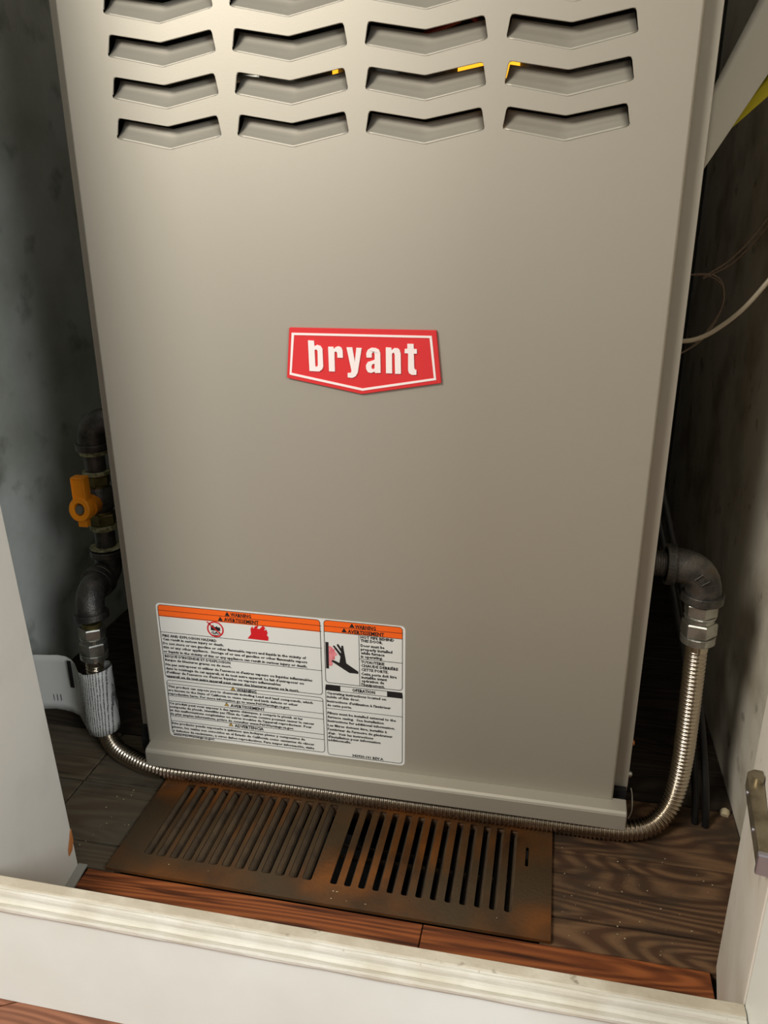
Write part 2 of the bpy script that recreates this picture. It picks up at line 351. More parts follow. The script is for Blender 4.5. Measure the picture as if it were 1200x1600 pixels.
# door panel with stamped V louvres
c0, cp, cw = 39.56, 94.13, 77.2; z4, ds, nh = 618.0, 26.71, 6.6
def lv(c, r):     # six corners of one louvre opening (x, z), and its parts
    x = c0+c*cp; z = z4+r*ds
    return [(x, z), (x+cw/2, z-nh), (x+cw, z), (x+cw+2.6, z-13.6), (x+cw/2+0.5, z-22.0), (x-2.4, z-13.6)]
def rnd(poly, r):   # round the corners a little
    out = []; n = len(poly)
    for i in range(n):
        p = Vector(poly[i]); a = (Vector(poly[i-1])-p).normalized(); b = (Vector(poly[(i+1) % n])-p).normalized()
        rr = r if i in (0, 2, 3, 5) else r*0.6
        for t in (0, 0.5, 1):
            q = p+a*rr*(1-t)**2+b*rr*t**2; out.append((q.x, q.y))
    return out
def grow(poly, d):
    cx = sum(p[0] for p in poly)/len(poly); cz = sum(p[1] for p in poly)/len(poly)
    return [(x+d*(1 if x > cx else -1)*min(1, abs(x-cx)/8), z+d*(1 if z > (cz-(nh*0.5)*(1-abs(x-cx)/38)) else -1)) for x, z in poly]
NR = 10
cells = [(c, r) for c in range(4) for r in range(NR)]
m = MB()
def poly_face(outer, hs, y):
    loops = [outer]+hs; allp = [q for l in loops for q in l]
    tris = tessellate_polygon([[Vector((q[0], q[1], 0)) for q in l] for l in loops])
    m.add([(q[0], y, q[1]) for q in allp], [tuple(t) for t in tris])
# split the sheet in bands so that every band has only its own four openings
zb = z4-26
poly_face([(2, 68), (438, 68), (438, zb), (2, zb)], [], 0)
def hole(c, r): return rnd(lv(c, r), 2.2)
m_hs = [hole(c, r) for c, r in cells]
ztop = z4+(NR-1)*ds+12
poly_face([(2, zb), (438, zb), (438, ztop), (2, ztop)], [grow(h, 0.25) for h in m_hs], 0)
poly_face([(2, ztop), (438, ztop), (438, ZT-2), (2, ZT-2)], [], 0)
for h in m_hs:
    a = grow(h, 0.25); k = len(h)
    m.add([(x, 0, z) for x, z in a]+[(x, 0.25, z) for x, z in h]+[(x, 1.3, z) for x, z in h],
          [(i, (i+1) % k, k+(i+1) % k, k+i) for i in range(k) if not 8 < i < 17]+[(k+i, k+(i+1) % k, 2*k+(i+1) % k, 2*k+i) for i in range(k) if not 8 < i < 17])
# rolled edges of the panel: rounded corner then return flange
def edge_roll(pth):   # (x or z offset outwards, y) quarter round
    return [(2*math.sin(a), 2-2*math.cos(a)) for a in [i*math.pi/2/4 for i in range(5)]]+[(2, 13)]
er = edge_roll(0); rect = [(2, 68), (438, 68), (438, ZT-2), (2, ZT-2)]; sg = [(-1, -1), (1, -1), (1, 1), (-1, 1)]
for i in range(4):
    j = (i+1) % 4; vs = []
    for d, y in er:
        vs.append((rect[i][0]+sg[i][0]*d, y, rect[i][1]+sg[i][1]*d)); vs.append((rect[j][0]+sg[j][0]*d, y, rect[j][1]+sg[j][1]*d))
    m.add(vs, [(2*k, 2*k+1, 2*k+3, 2*k+2) for k in range(len(er)-1)], 0, True)
door = m.build('door_panel', M_paint, fur)
# louvre vanes: each a pressed, curved blade running back and up behind its opening
def vane(c, r):
    P = lv(c, r); m = MB(); nu, nv = 16, 8; vs = []
    for th in (0, 1.0):
        for i in range(nu+1):
            u = i/nu; s_ = abs(2*u-1)
            top_x = P[0][0]+(P[2][0]-P[0][0])*u; top_z = P[0][1]-nh*(1-s_)
            bot_x = P[5][0]+(P[3][0]-P[5][0])*u; bot_z = P[5][1]+(P[4][1]-P[5][1])*(1-s_)
            for j in range(nv+1):
                v = j/nv; dep = 10*(1-(1-v)**1.8)*0.95+th
                lift = -0.8*v
                vs.append((bot_x+(top_x-bot_x)*v, dep+0.02, bot_z-0.25*(1-v)+(top_z-bot_z)*v+lift))
    n1 = (nu+1)*(nv+1); fs = []
    for i in range(nu):
        for j in range(nv):
            a = i*(nv+1)+j; fs.append((a, a+nv+1, a+nv+2, a+1)); fs.append((n1+a, n1+a+1, n1+a+nv+2, n1+a+nv+1))
        a = i*(nv+1)+nv; fs.append((a, a+nv+1, n1+a+nv+1, n1+a))
        a = i*(nv+1); fs.append((a, n1+a, n1+a+nv+1, a+nv+1))
    for i in (0, nu):
        for j in range(nv):
            a = i*(nv+1)+j; fs.append((a, a+1, n1+a+1, n1+a))
    m.add(vs, fs, 0, False); o = m.build('louver', M_paint, door)
    for p_ in o.data.polygons: p_.use_smooth = len(p_.vertices) == 4 and abs(p_.normal.y) > 0.2
    return o
for c, r in cells: vane(c, r)
# bottom rail: lip in front of the door foot
m = MB(); pr_ = [(3, 55), (3, 70.5), (-10.5, 68.2), (-12.5, 66.8), (-13.3, 65), (-13.3, 50.5), (-12.3, 49), (3, 49)]
n = len(pr_); vs = [(x, y, z) for x in (2.5, 451.5) for y, z in pr_]
m.add(vs, [tuple(range(n)), tuple(range(2*n-1, n-1, -1))]+[(i, (i+1) % n, n+(i+1) % n, n+i) for i in range(n)])
m.build('base_rail', M_paint, fur, bevel=1.0)
m = MB(); m.box((440, 10, 60), (452, 15, 74)); m.box((-12, 10, 60), (3, 15, 76)); m.box((-12, 8, 49.6), (451, 14.8, 66)); m.build('rail_bracket', M_dark, fur)
m = MB(); m.tube(smoothpath([(455.5, 12, 76), (457, 10, 70), (457.5, 5, 58), (455, 2, 51)], 2), 0.6, 8); m.build('clip_wire', M_zinc, fur)
for (x, y, z, ma) in ((453, 34, 108, M_copper), (453, 26, 80, M_zinc)):
    m = MB(); m.cyl((x, y, z), (x+3.0, y, z), 3.2, 12); m.cyl((x+3, y, z), (x+4.2, y, z), 2.8, 12, 1.8); m.build('screw', ma, fur)
# innards glimpsed through the louvres
m = MB(); m.box((284, 36, 640), (327, 39, 652)); m.build('burner_flame', M_glow, fur)
m = MB(); m.box((193, 36, 642), (196.5, 39, 651)); m.build('burner_flame', M_glow, fur)
m = MB(); m.box((150, 42, 630), (400, 58, 660)); m.box((160, 40, 700), (380, 58, 720)); m.build('burner_box', M_galv, fur, bevel=1)
m = MB()
for k, (a, b) in enumerate([((230, 40, 660), (285, 34, 676)), ((240, 36, 690), (300, 38, 672))]):
    m.tube(smoothpath([a, ((a[0]+b[0])/2, 30, a[2]+6), b], 4), 2.0, 8)
m.build('lead_wire', M_wire_red, fur)
m = MB(); m.tube(smoothpath([(60, 45, 640), (130, 40, 646), (200, 36, 636), (280, 42, 630)], 6), 6, 12); m.build('manifold_pipe', M_zinc, fur)
# dark plinth below
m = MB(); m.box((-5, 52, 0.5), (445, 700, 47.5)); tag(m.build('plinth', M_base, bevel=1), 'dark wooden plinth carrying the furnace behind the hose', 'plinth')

# ------------------------------------------------------------------ badge
B = {'OUT': [(164.3, 470.4), (277.6, 470.8), (282.0, 431.8), (221.1, 421.1), (160.6, 431.8)], 'BO': [(166.3, 466.6), (274.3, 466.8), (278.2, 434.2), (221.2, 423.9), (163.1, 434.3)], 'BI': [(168.1, 464.9), (272.7, 465.2), (276.4, 435.5), (221.2, 425.7), (164.8, 435.8)], 'b': [(179.2, 461.2), (183.9, 461.0), (184.1, 456.9), (186.4, 458.0), (189.0, 457.2), (190.4, 455.0), (190.6, 441.5), (189.6, 439.2), (187.3, 437.7), (179.5, 437.8)], 'bh': [(184.1, 454.2), (185.8, 454.4), (186.5, 453.4), (186.4, 442.5), (185.6, 441.3), (184.3, 441.3)], 'r': [(194.9, 456.8), (199.2, 456.8), (199.3, 455.0), (200.8, 456.7), (203.2, 457.4), (205.5, 456.3), (206.3, 454.0), (206.4, 448.7), (202.0, 448.6), (201.9, 452.4), (201.0, 453.5), (199.8, 452.6), (199.8, 437.9), (195.1, 438.0)], 'y': [(209.3, 456.7), (213.9, 456.8), (215.6, 446.0), (217.0, 456.6), (221.2, 456.5), (217.8, 437.6), (216.1, 434.8), (213.7, 433.6), (209.8, 433.9), (209.8, 437.3), (212.2, 437.4), (212.9, 439.0)], 'a': [(224.8, 449.4), (224.6, 452.6), (225.8, 455.3), (228.8, 457.0), (232.1, 456.8), (234.6, 455.6), (235.5, 452.9), (235.7, 438.1), (231.4, 437.9), (231.0, 438.9), (228.4, 437.8), (225.8, 438.3), (224.4, 440.8), (224.2, 443.5), (225.7, 446.1), (228.5, 447.0), (231.1, 448.0), (231.1, 452.5), (230.2, 453.9), (229.0, 452.7), (228.9, 449.5)], 'ah': [(231.0, 445.1), (229.2, 444.3), (228.6, 442.7), (228.9, 441.2), (230.1, 440.7), (231.0, 441.7)], 'n': [(239.7, 457.5), (244.0, 457.4), (244.2, 455.6), (246.3, 457.2), (248.8, 457.1), (250.4, 455.8), (251.1, 453.3), (251.4, 437.9), (246.8, 437.8), (246.5, 452.5), (245.6, 453.9), (244.5, 452.7), (244.6, 438.0), (239.8, 438.0)], 't': [(256.1, 460.6), (260.8, 460.6), (261.1, 457.0), (263.3, 456.8), (263.4, 453.5), (261.1, 453.5), (261.5, 442.9), (262.2, 441.5), (263.2, 441.4), (263.2, 437.7), (259.9, 437.5), (257.6, 438.7), (256.8, 440.9), (256.8, 453.5), (254.1, 453.6), (254.2, 456.8), (256.2, 456.9)]}
def extr(name, loops, y0, y1, ma, parent, bevel=0):
    m = MB(); m.holes(loops[0], loops[1:], y1, y0, 'XZ'); return m.build(name, ma, parent, bevel=bevel, weld=True)
badge = extr('badge', [B['OUT']], -0.1, -2.6, M_red, fur, 0.5); badge['label'] = 'red shield badge with white lettering'
extr('badge_outline', [B['BO'], B['BI']], -2.4, -3.0, M_white, badge)
for k, hsx in (('b', 'bh'), ('r', None), ('y', None), ('a', 'ah'), ('n', None), ('t', None)):
    extr('letter', [B[k]]+([B[hsx]] if hsx else []), -2.4, -3.6, M_white, badge, 0.25)

# ------------------------------------------------------------------ warning label
H = [0.21573832962804834, -0.021573832962804827, -7.874449031423764, -0.023746945378534796, 0.2212520276731778, -11.171489816126318, 6.774536046289567e-05, -0.00011794728466995811]
LX, LZ = 24.39, 221.64
def hm(x, y):
    d = H[6]*x+H[7]*y+1; return (LX+(H[0]*x+H[1]*y+H[2])/d, LZ-(H[3]*x+H[4]*y+H[5])/d)
def rrect(x0, z0, x1, z1, r, n=4):
    out = []
    for cx, cz, a0 in ((x1-r, z1-r, 0), (x0+r, z1-r, 90), (x0+r, z0+r, 180), (x1-r, z0+r, 270)):
        for k in range(n+1):
            a = math.radians(a0+90*k/n); out.append((cx+r*math.cos(a), cz+r*math.sin(a)))
    return out
lab = extr('warning_label', [rrect(LX, LZ-143.8, LX+230.85, LZ, 4)], -0.05, -0.35, M_label, fur); lab['label'] = 'white bilingual warning sticker'
bands = MB(); inkm = MB(); 
def flat(mb, loops, y=-0.5, t=0.12): mb.holes(loops[0], loops[1:], y, y+t, 'XZ')
def pbox(tl, br, r=3.0):
    (x0, z1), (x1, z0) = hm(*tl), hm(*br); return x0, z0, x1, z1
def frame(tl, br):
    x0, z0, x1, z1 = pbox(tl, br); flat(inkm, [rrect(x0, z0, x1, z1, 3.2), rrect(x0+0.45, z0+0.45, x1-0.45, z1-0.45, 2.8)], -0.62); return x0, z0, x1, z1
p1 = frame((52, 62), (803, 487)); p2 = frame((88, 408), (808, 750)); p3 = frame((813, 142), (1168, 472)); p4 = frame((815, 437), (1160, 805))
def band(p, h):
    x0, z0, x1, z1 = p; r = 2.8; q = rrect(x0+0.4, z1-h, x1-0.4, z1-0.4, r); q = [a for a in q if a[1] > z1-h+r+0.01 or True]
    poly = [(x0+0.4, z1-h), (x1-0.4, z1-h)]+[a for a in rrect(x0+0.4, z1-40, x1-0.4, z1-0.4, r) if a[1] > z1-20]
    flat(bands, [poly], -0.52)
band(p1, 12.0); band(p3, 11.4)
def hline(a, b, t=0.4):
    (x0, z0), (x1, z1) = hm(*a), hm(*b); z = (z0+z1)/2; flat(inkm, [[(x0, z-t/2), (x1, z-t/2), (x1, z+t/2), (x0, z+t/2)]], -0.64)
for a, b in (((53, 88), (803, 170)), ((60, 115), (803, 194)), ((65, 188), (803, 273)), ((78, 290), (803, 374)), ((90, 427), (805, 513)), ((98, 482), (805, 570)), ((100, 505), (805, 597)), ((107, 575), (806, 665)), ((108, 597), (806, 688)), ((813, 168), (1176, 211)), ((813, 194), (1175, 236)), ((974, 322), (1170, 346)), ((818, 463), (1166, 506)), ((818, 547), (1163, 590))):
    hline(a, b)
(xa, za), (xb, zb2) = hm(974, 214), hm(972, 448); flat(inkm, [[(xa-0.2, zb2), (xa+0.2, zb2), (xa+0.2, za), (xa-0.2, za)]], -0.64)
for q in ([(817, 438), (884, 447), (884, 470), (817, 463)], [(1097, 472), (1167, 481), (1165, 506), (1097, 498)]): flat(inkm, [[hm(*a) for a in q]], -0.6)
C4 = lambda x, y: hm((x/8.5714+500-230)*2.9268, (y/8.5714+960-920)*2.9268)
hand = [(185,425),(205,420),(235,455),(290,525),(297,512),(240,420),(245,400),(262,405),(300,465),(298,435),(308,422),(325,428),(330,480),(350,590),(360,660),(400,690),(520,775),(520,805),(470,798),(400,790),(165,632),(175,615),(200,620),(270,655),(285,570)]
flat(inkm, [[C4(*a) for a in hand]], -0.66)
flat(inkm, [[C4(*a) for a in [(87,370),(128,375),(128,728),(90,725)]]], -0.66)
pinkm = MB(); flat(pinkm, [[C4(*a) for a in [(129,425),(170,440),(190,470),(215,470),(205,492),(228,520),(245,547),(205,570),(212,602),(160,620),(182,662),(170,690),(129,690)]]], -0.58)
redm = MB(); flat(redm, [[hm(*a) for a in [(464,224),(480,205),(478,180),(487,168),(490,180),(500,168),(514,166),(508,179),(518,182),(535,167),(545,176),(540,190),(550,184),(556,200),(552,210),(560,220),(558,236)]]], -0.58)
redm.build('flame_symbol', M_redink, lab); redm = MB(); cx, cz = hm(317, 180)
circ = lambda r, n=28: [(cx+r*math.cos(2*math.pi*k/n), cz+r*math.sin(2*math.pi*k/n)) for k in range(n)]
flat(redm, [circ(8.0), circ(6.7)], -0.7)
sl = [(cx-7.9, cz+6.6), (cx-7.2, cz+7.4), (cx+5.4, cz-4.4), (cx+4.6, cz-5.2)]; flat(redm, [sl], -0.7)
flat(inkm, [[(cx-4.3, cz-1.4), (cx+4.6, cz-1.4), (cx+4.6, cz+2.2), (cx+2.2, cz+2.2), (cx+1.6, cz+3.4), (cx+0.4, cz+2.2), (cx-1, cz+2.2), (cx-1.8, cz+4), (cx-4.3, cz+3.2)]], -0.64)
flat(inkm, [[(cx-4.6, cz-6.0), (cx+4.6, cz-6.0), (cx+4.0, cz-7.4), (cx-4.0, cz-7.4)]], -0.64)
yelm = MB()
def tri(mb, px, py, s, y=-0.64):
    x, z = hm(px, py); flat(mb, [[(x-s*0.58, z), (x+s*0.58, z), (x, z+s)]], y); return x, z
for (px, py) in ((373, 120), (341, 142), (943, 180), (907, 201)): tri(inkm, px, py, 4.2)
for (px, py) in ((393, 461), (363, 532), (381, 624)):
    x, z = tri(yelm, px, py, 4.0, -0.6); flat(inkm, [[(x-2.4, z), (x+2.4, z), (x, z+4.1)], [(x-1.7, z+0.4), (x+1.7, z+0.4), (x, z+3.2)]], -0.66); flat(inkm, [[(x-0.25, z+0.8), (x+0.25, z+0.8), (x+0.3, z+2.3), (x-0.3, z+2.3)]], -0.68)
bands.build('orange_band', M_orange, lab); tag(inkm.build('printed_lines', M_ink, lab), None, None, None, 'stuff'); pinkm.build('heat_mark', M_pink, lab); redm.build('prohibition_ring', M_redink, lab); yelm.build('yellow_triangle', M_yel, lab)
TX = [("WARNING",388,121,482,3.5),("AVERTISSEMENT",358,143,517,3.5),
("FIRE AND EXPLOSION HAZARD",75,210,322,2.5),("Can result in serious injury or death.",76,226,355,2.5),
("Do not store or use gasoline or other flammable vapors and liquids in the vicinity of",76,245,730,2.5),
("this or any other appliance.  Storage of or use of gasoline or other flammable vapors",77,263,735,2.5),
("or liquids in the vicinity of this or any appliance can result in serious injury or death.",78,282,735,2.5),
("RISQUE D'INCENDIE ET D'EXPLOSION",84,304,383,2.5),("Risque de blessures graves ou de mort.",85,321,387,2.5),
("Ne pas entreposer ni utiliser de l'essence ni d'autres vapeurs ou liquides inflammables",87,342,757,2.5),
("dans le voisinage de cet appareil, ni de tout autre appareil. Le fait d'entreposer ou",88,360,717,2.5),
("d'utiliser de l'essence ou d'autres liquides ou vapeurs inflammables",89,377,612,2.5),
("appareil ou de tout autre appareil peut causer des blessures graves ou la mort.",92,395,695,2.5),
("WARNING",410,465,500,3.2),
("This product can expose you to chemicals including Lead and lead compounds, which",96,442,757,2.4),
("are known to the State of California to cause cancer and birth defects or other",97,459,688,2.4),
("reproductive harm. For more information go to www.P65Warnings.ca.gov.",98,475,652,2.4),
("AVERTISSEMENT",380,536,537,3.2),
("Ce produit peut vous exposer à des agents chimiques, y compris le plomb et les",102,519,708,2.4),
("composés de plomb, identifiés par l'État de California comme pouvant causer le cancer",103,535,762,2.4),
("et des malformations congénitales ou autres troubles de l'appareil reproducteur. Pour",104,551,750,2.4),
("de plus amples informations, prière de consulter www.P65Warnings.ca.gov.",105,567,668,2.4),
("ADVERTENCIA",398,628,530,3.2),
("Este producto puede exponerlo a químicos que incluyen plomo y compuestos de",112,610,718,2.4),
("plomo, los cuales son conocidos en el Estado de California como causantes de cáncer",113,627,760,2.4),
("y defectos de nacimiento, u otros daños reproductivos. Para mayor información, visite",115,644,760,2.4),
("www.P65Warnings.ca.gov.",117,661,305,2.4),
("WARNING",957,183,1052,3.5),("AVERTISSEMENT",923,204,1090,3.5),
("HOT PIPE BEHIND",981,229,1135,2.7),("THIS DOOR.",981,245,1082,2.7),("Door must be",981,267,1090,2.7),("properly installed",981,284,1125,2.7),
("while furnace",981,301,1090,2.7),("is operating.",981,317,1081,2.7),
("TUYAUTERIE",981,342,1088,2.7),("CHAUDE DERRIÈRE",981,359,1150,2.7),("CETTE PORTE.",981,377,1105,2.7),("Cette porte doit être",981,396,1143,2.7),
("installée avant",981,412,1098,2.7),("opération de",981,428,1085,2.7),("l'équipement.",981,445,1087,2.7),
("OPERATION",938,472,1042,3.2),
("Operating instructions located on",822,481,1092,2.5),("inside of this door.",822,498,972,2.5),("Instructions d'utilisation à l'intérieur",822,518,1113,2.5),("de cette porte.",822,536,935,2.5),
("Filters must be installed external to the",823,572,1135,2.5),("furnace casing.  See Installation",823,590,1079,2.5),("Instructions for additional information.",823,608,1130,2.5),
("Les filtres doivent être, installés à",823,628,1092,2.5),("l'extérieur de l'armoire du générateur",823,646,1118,2.5),("d'air.  Voir les instructions",823,664,1030,2.5),
("d'installation pour information",823,680,1062,2.5),("additionnelle.",823,695,928,2.5),("343920-101 REV.A",932,768,1073,2.6)]
dg = bpy.context.evaluated_depsgraph_get()
def text_tris(body, off=0.03):
    cu_ = bpy.data.curves.new('t', 'FONT'); cu_.body = body; cu_.size = 1; cu_.resolution_u = 1; cu_.offset = off; cu_.fill_mode = 'FRONT'
    o = bpy.data.objects.new('t', cu_); me = o.to_mesh()
    vs = [tuple(v.co) for v in me.vertices]; fs = [tuple(p.vertices) for p in me.polygons]
    o.to_mesh_clear(); bpy.data.objects.remove(o); bpy.data.curves.remove(cu_); return vs, fs
txt = MB()
def put_text(mb, body, x0, z0, x1, cap, y, frame_fn=None):
    vs, fs = text_tris(body)
    xs = [v[0] for v in vs]; mn, mx_ = min(xs), max(xs); k = (x1-x0)/(mx_-mn); kz = cap/0.70
    mb.add([(x0+(v[0]-mn)*k, y, z0+v[1]*kz) for v in vs] if not frame_fn else [frame_fn(x0+(v[0]-mn)*k, z0+v[1]*kz) for v in vs], fs)
for body, a, b, c, cap in TX:
    x0, z0 = hm(a, b); slope = 0.125 if a < 800 else 0.118
    x1, _ = hm(c, b+(c-a)*0.115)
    put_text(txt, body, x0, z0, x1, cap, -0.72)
put_text(txt, "GAS", cx-4.4, cz-5.0, cx+4.4, 2.8, -0.68)
tag(txt.build('printed_text', M_ink, lab), None, None, None, 'stuff')

# ------------------------------------------------------------------ floor register
reg = thing('floor_register', 'rusty brown metal floor register with dusty slots in front of furnace', 'floor register', (196, -34, 0.6))
pitch = 12.6; slots = []
def slot(x0, x1, y0, y1, r=2.2): return rrect(x0, y0, x1, y1, r, 3)
for bank, X0, sw in ((0, 26, 8.6), (1, 202.5, 6.6)):
    for k in range(13):
        x = X0+k*pitch; slots.append((bank, k, x, slot(x, x+sw, -76, 22)))
m = MB(); m.holes([(0.5, -98), (392.5, -98), (392.5, 31), (0.5, 31)], [s_[3] for s_ in slots]+[slot(368.8, 371.5, -22, 2, 0.8), slot(365.8, 368.79, -14, -6, 0.8)][:1], 2.2, 3.6)
m.box((0.5, -98, 0.6), (2.5, 31, 2.2)); m.box((390.5, -98, 0.6), (392.5, 31, 2.2)); m.box((2.5, -98, 0.6), (390.5, -96, 2.2)); m.box((2.5, 29, 0.6), (390.5, 31, 2.2))
m.build('face_frame', M_reg, reg, bevel=0.5)
for bank, k, x, sl_ in slots:     # slanted vanes under the slots
    m = MB()
    if bank == 0: q = [(x-1.0, 2.0), (x+0.9, 2.15), (x+4.6, -3.4), (x+3.6, -3.9)]
    else: q = [(x+5.8, 2.0), (x+7.4, 2.0), (x+2.2, -15), (x+0.8, -15)]
    y0, y1 = -77.5, 19.5; n = 4
    m.add([(a, y0, z) for a, z in q]+[(a, y1, z) for a, z in q], [(0, 1, 2, 3), (7, 6, 5, 4)]+[(i, (i+1) % 4, 4+(i+1) % 4, 4+i) for i in range(4)])
    m.build('vane', M_regd, reg)
m = MB(); m.box((198, -25, -19), (368, -21, -15.3)); m.box((198, -10, -19), (300, -8, -16)); m.build('damper_rod', M_regd, reg)
m = MB(); m.box((369.2, -12, -10), (371.1, -2, 2.9)); m.build('damper_lever', M_dark, reg)

# ------------------------------------------------------------------ flexible gas connector
con = thing('gas_connector', 'ribbed stainless flexible gas connector looping under the furnace front', 'gas hose', (220, 30, 0))
ctrl = [(-95, 72, 112), (-95.5, 71, 84), (-94, 69, 52), (-90, 65, 28), (-75, 53, 14), (-50, 41, 10.5), (-12, 30.5, 10), (47, 30.5, 10), (116, 31, 10), (229, 30.5, 10), (354, 31, 10), (430, 31.5, 10), (462, 34, 10.5), (483, 42, 14), (497, 52, 27), (503, 58, 48), (505, 60, 80), (504.5, 60, 120), (503.5, 60, 160), (502.5, 60, 197)]
path = smoothpath(ctrl, 2.0); fine = resample(path, 4.0/8)
rad = []
for i in range(len(fine)):
    rad.append(7.9+1.75*(0.5+0.5*math.cos(2*math.pi*i/8))**0.8)
m = MB(); m.tube(fine, rad, 20); m.build('corrugated_hose', M_steel, con)
def fitting(base, axis, parent):   # collar, big nut, ring, small nut stacked from the hose end
    b = Vector(base); a = Vector(axis).normalized()
    m = MB(); m.cyl(b-a*6, b+a*2, 9.6, 24); m.build('ferrule', M_steel, parent)
    m = MB(); m.ring(b+a*5, a, 8, 14.6, 7); m.build('collar', M_zinc, parent)
    m = MB(); m.hexnut(b+a*15.2, a, 15.0, 13, phase=0.25); m.build('nut', M_zinc, parent)
    m = MB(); m.ring(b+a*23.6, a, 8, 12.2, 4); m.ring(b+a*26.6, a, 8, 13.4, 2); m.build('washer', M_zinc, parent)
    m = MB(); m.hexnut(b+a*33.4, a, 14.0, 11.5, phase=0.1); m.build('nut', M_zinc, parent)
    m = MB(); m.cyl(b+a*39, b+a*44, 10.4, 24); m.build('adapter', M_brass, parent)
fitting((502.5, 60, 200), (-0.03, 0, 1), con)
fitting((-94.5, 72, 108), (0.05, 0, 1), con)

def elbow(parent, p0, corner, p1, rb=14.0, band=17.2, bw=7, name='elbow', ma=None, bend=22):
    p0, cn, p1 = Vector(p0), Vector(corner), Vector(p1); ma = ma or M_iron
    d0 = (cn-p0).normalized(); d1 = (p1-cn).normalized(); a = cn-d0*bend; b = cn+d1*bend; pts = [p0]
    for i in range(11):
        t = i/10; pts.append((1-t)**2*a+2*t*(1-t)*cn+t*t*b)
    pts.append(p1); m = MB(); m.tube(pts, rb, 28)
    m.ring(p0+d0*bw/2, d0, 5, band, bw, 32); m.ring(p1-d1*bw/2, d1, 5, band, bw, 32)
    return m.build(name, ma, parent)
re = thing('pipe_elbow', 'black iron pipe elbow entering the furnace right side above the hose', 'pipe fitting', (501, 60, 262))
elbow(re, (468, 60, 272), (501.5, 60, 272), (501.2, 60, 240.5), 14.8, 17.6, 7.5, 'elbow_body', bend=27)
m = MB(); m.cyl((454, 60, 272), (470, 60, 272), 10.6, 24)
for k in range(5): m.ring((459+k*1.9, 60, 272), (1, 0, 0), 9, 11.2, 1.0)
m.build('nipple', M_iron, re)
m = MB()   # cast diamond mark
cxm, czm = 496, 266
for s0, s1 in (((-6, 0), (0, 5)), ((0, 5), (6, 0)), ((6, 0), (0, -5)), ((0, -5), (-6, 0))):
    m.tube([(cxm+s0[0], 60-16.2, czm+s0[1]), (cxm+s1[0], 60-15.6, czm+s1[1])], 0.7, 6)
m.build('cast_mark', M_iron, re)

# left supply pipe with valve
lp = thing('gas_pipe', 'black iron gas supply pipe with brass valve beside furnace left side', 'gas pipe', (-95, 118, 190))
X, Y = -97, 118
elbow(lp, (-92.5, 75, 154), (-96, 78, 181), (-97, 104, 184), 14.5, 17.8, 7, 'elbow', bend=20).data
elbow(lp, (-97, 104, 184), (X, Y+8, 184), (X, Y+8, 212), 14, 17.5, 7, 'elbow', bend=14)
Y = Y+8
for z0, z1 in ((209, 240), (298, 324)):
    m = MB(); m.cyl((X, Y, z0), (X, Y, z1), 10.6, 24); m.build('nipple', M_iron, lp)
for z, r_, h_ in ((215, 17.2, 1.8), (238.5, 14.2, 6), (299, 14.0, 4), (322, 14.4, 6)):
    m = MB(); m.ring((X, Y, z), (0, 0, 1), 9, r_, h_); m.build('thread_sealant', M_sealant, lp)
m = MB(); m.cyl((X, Y, 241), (X, Y, 297), 11.5, 24); m.build('valve_body', M_brass, lp)
m = MB(); m.hexnut((X, Y, 248), (0, 0, 1), 15, 12, phase=0.3); m.build('valve_hex', M_brass, lp)
m = MB(); m.hexnut((X, Y, 291), (0, 0, 1), 13.5, 11, phase=0.3); m.build('valve_hex', M_brass, lp)
m = MB(); m.tube([(X, Y, 256), (X, Y, 262), (X, Y, 278), (X, Y, 284)], [11, 16, 16, 11], 24); m.cyl((X, Y-8, 270), (X-4, Y-24, 270), 8, 20); m.build('valve_barrel', M_iron, lp)
elbow(lp, (X, Y, 324), (X, Y, 352), (X+26, Y+14, 352), 14.5, 17.5, 7, 'elbow', bend=18)
vh = MB(); hx, hy, hz = X-2, Y-32, 269
vh.ring((hx, hy, hz), (0.1, 1, -0.2), 6.5, 12.5, 9, 32); vh.cyl((hx+0.2, hy+2, hz), (hx+0.6, hy+6, hz-1), 10.5, 24)
vh.box((hx-7.2, hy-1, hz+9), (hx+7.2, hy+9, hz+34)); vh.box((hx-5, hy-2, hz-19), (hx+5, hy+5, hz-10))
vh.box((hx-7.2, hy-2.4, hz+9), (hx-5.6, hy-0.9, hz+34)); vh.box((hx+5.6, hy-2.4, hz+9), (hx+7.2, hy-0.9, hz+34)); vh.box((hx-7.2, hy-2.4, hz+32.4), (hx+7.2, hy-0.9, hz+34))
vh.cyl((hx+3, hy+6, hz), (X, Y-14, 269), 10.5, 20)
ho = vh.build('valve_handle', M_handle, lp, bevel=0.8); ho['label'] = 'orange-yellow valve handle'
m = MB(); m.hexnut((hx, hy-1, hz), (0.1, 1, -0.2), 5.6, 6); m.build('handle_nut', M_zinc, ho)

# paper tag wrapped round the left end of the hose, its flap running off behind the jamb
m = MB(); tgc = []
for i in range(15):
    a = math.radians(75-i*19); tgc.append((-94+17.5*math.cos(a), 68+15*math.sin(a)))
tgc = [(-94+17.5*math.cos(math.radians(100-i*17)), 69+16*math.sin(math.radians(100-i*17))) for i in range(17)]
tgc = tgc[:15]+[(-114, 66), (-122, 74), (-130, 82), (-140, 86), (-150, 86), (-160, 84), (-172, 80), (-184, 76)]
n = len(tgc); vs = []
for t in (0, 0.35):
    for i, (x, y) in enumerate(tgc):
        f = i/(n-1); zt = 97+3*f+3*math.sin(f*6); zb_ = 25+0.5*max(0, (i-8))+3*math.sin(f*7)
        for j in range(9):
            v = j/8; cr_ = 0.7*math.sin(i*2.3+j*1.9)
            vs.append((x+t+cr_*0.5+(4*(1-v) if i < 17 else 2*(1-v)), y-t+cr_-(5*(1-v)), zb_+(zt-zb_)*v))
K = n*9; fs = []
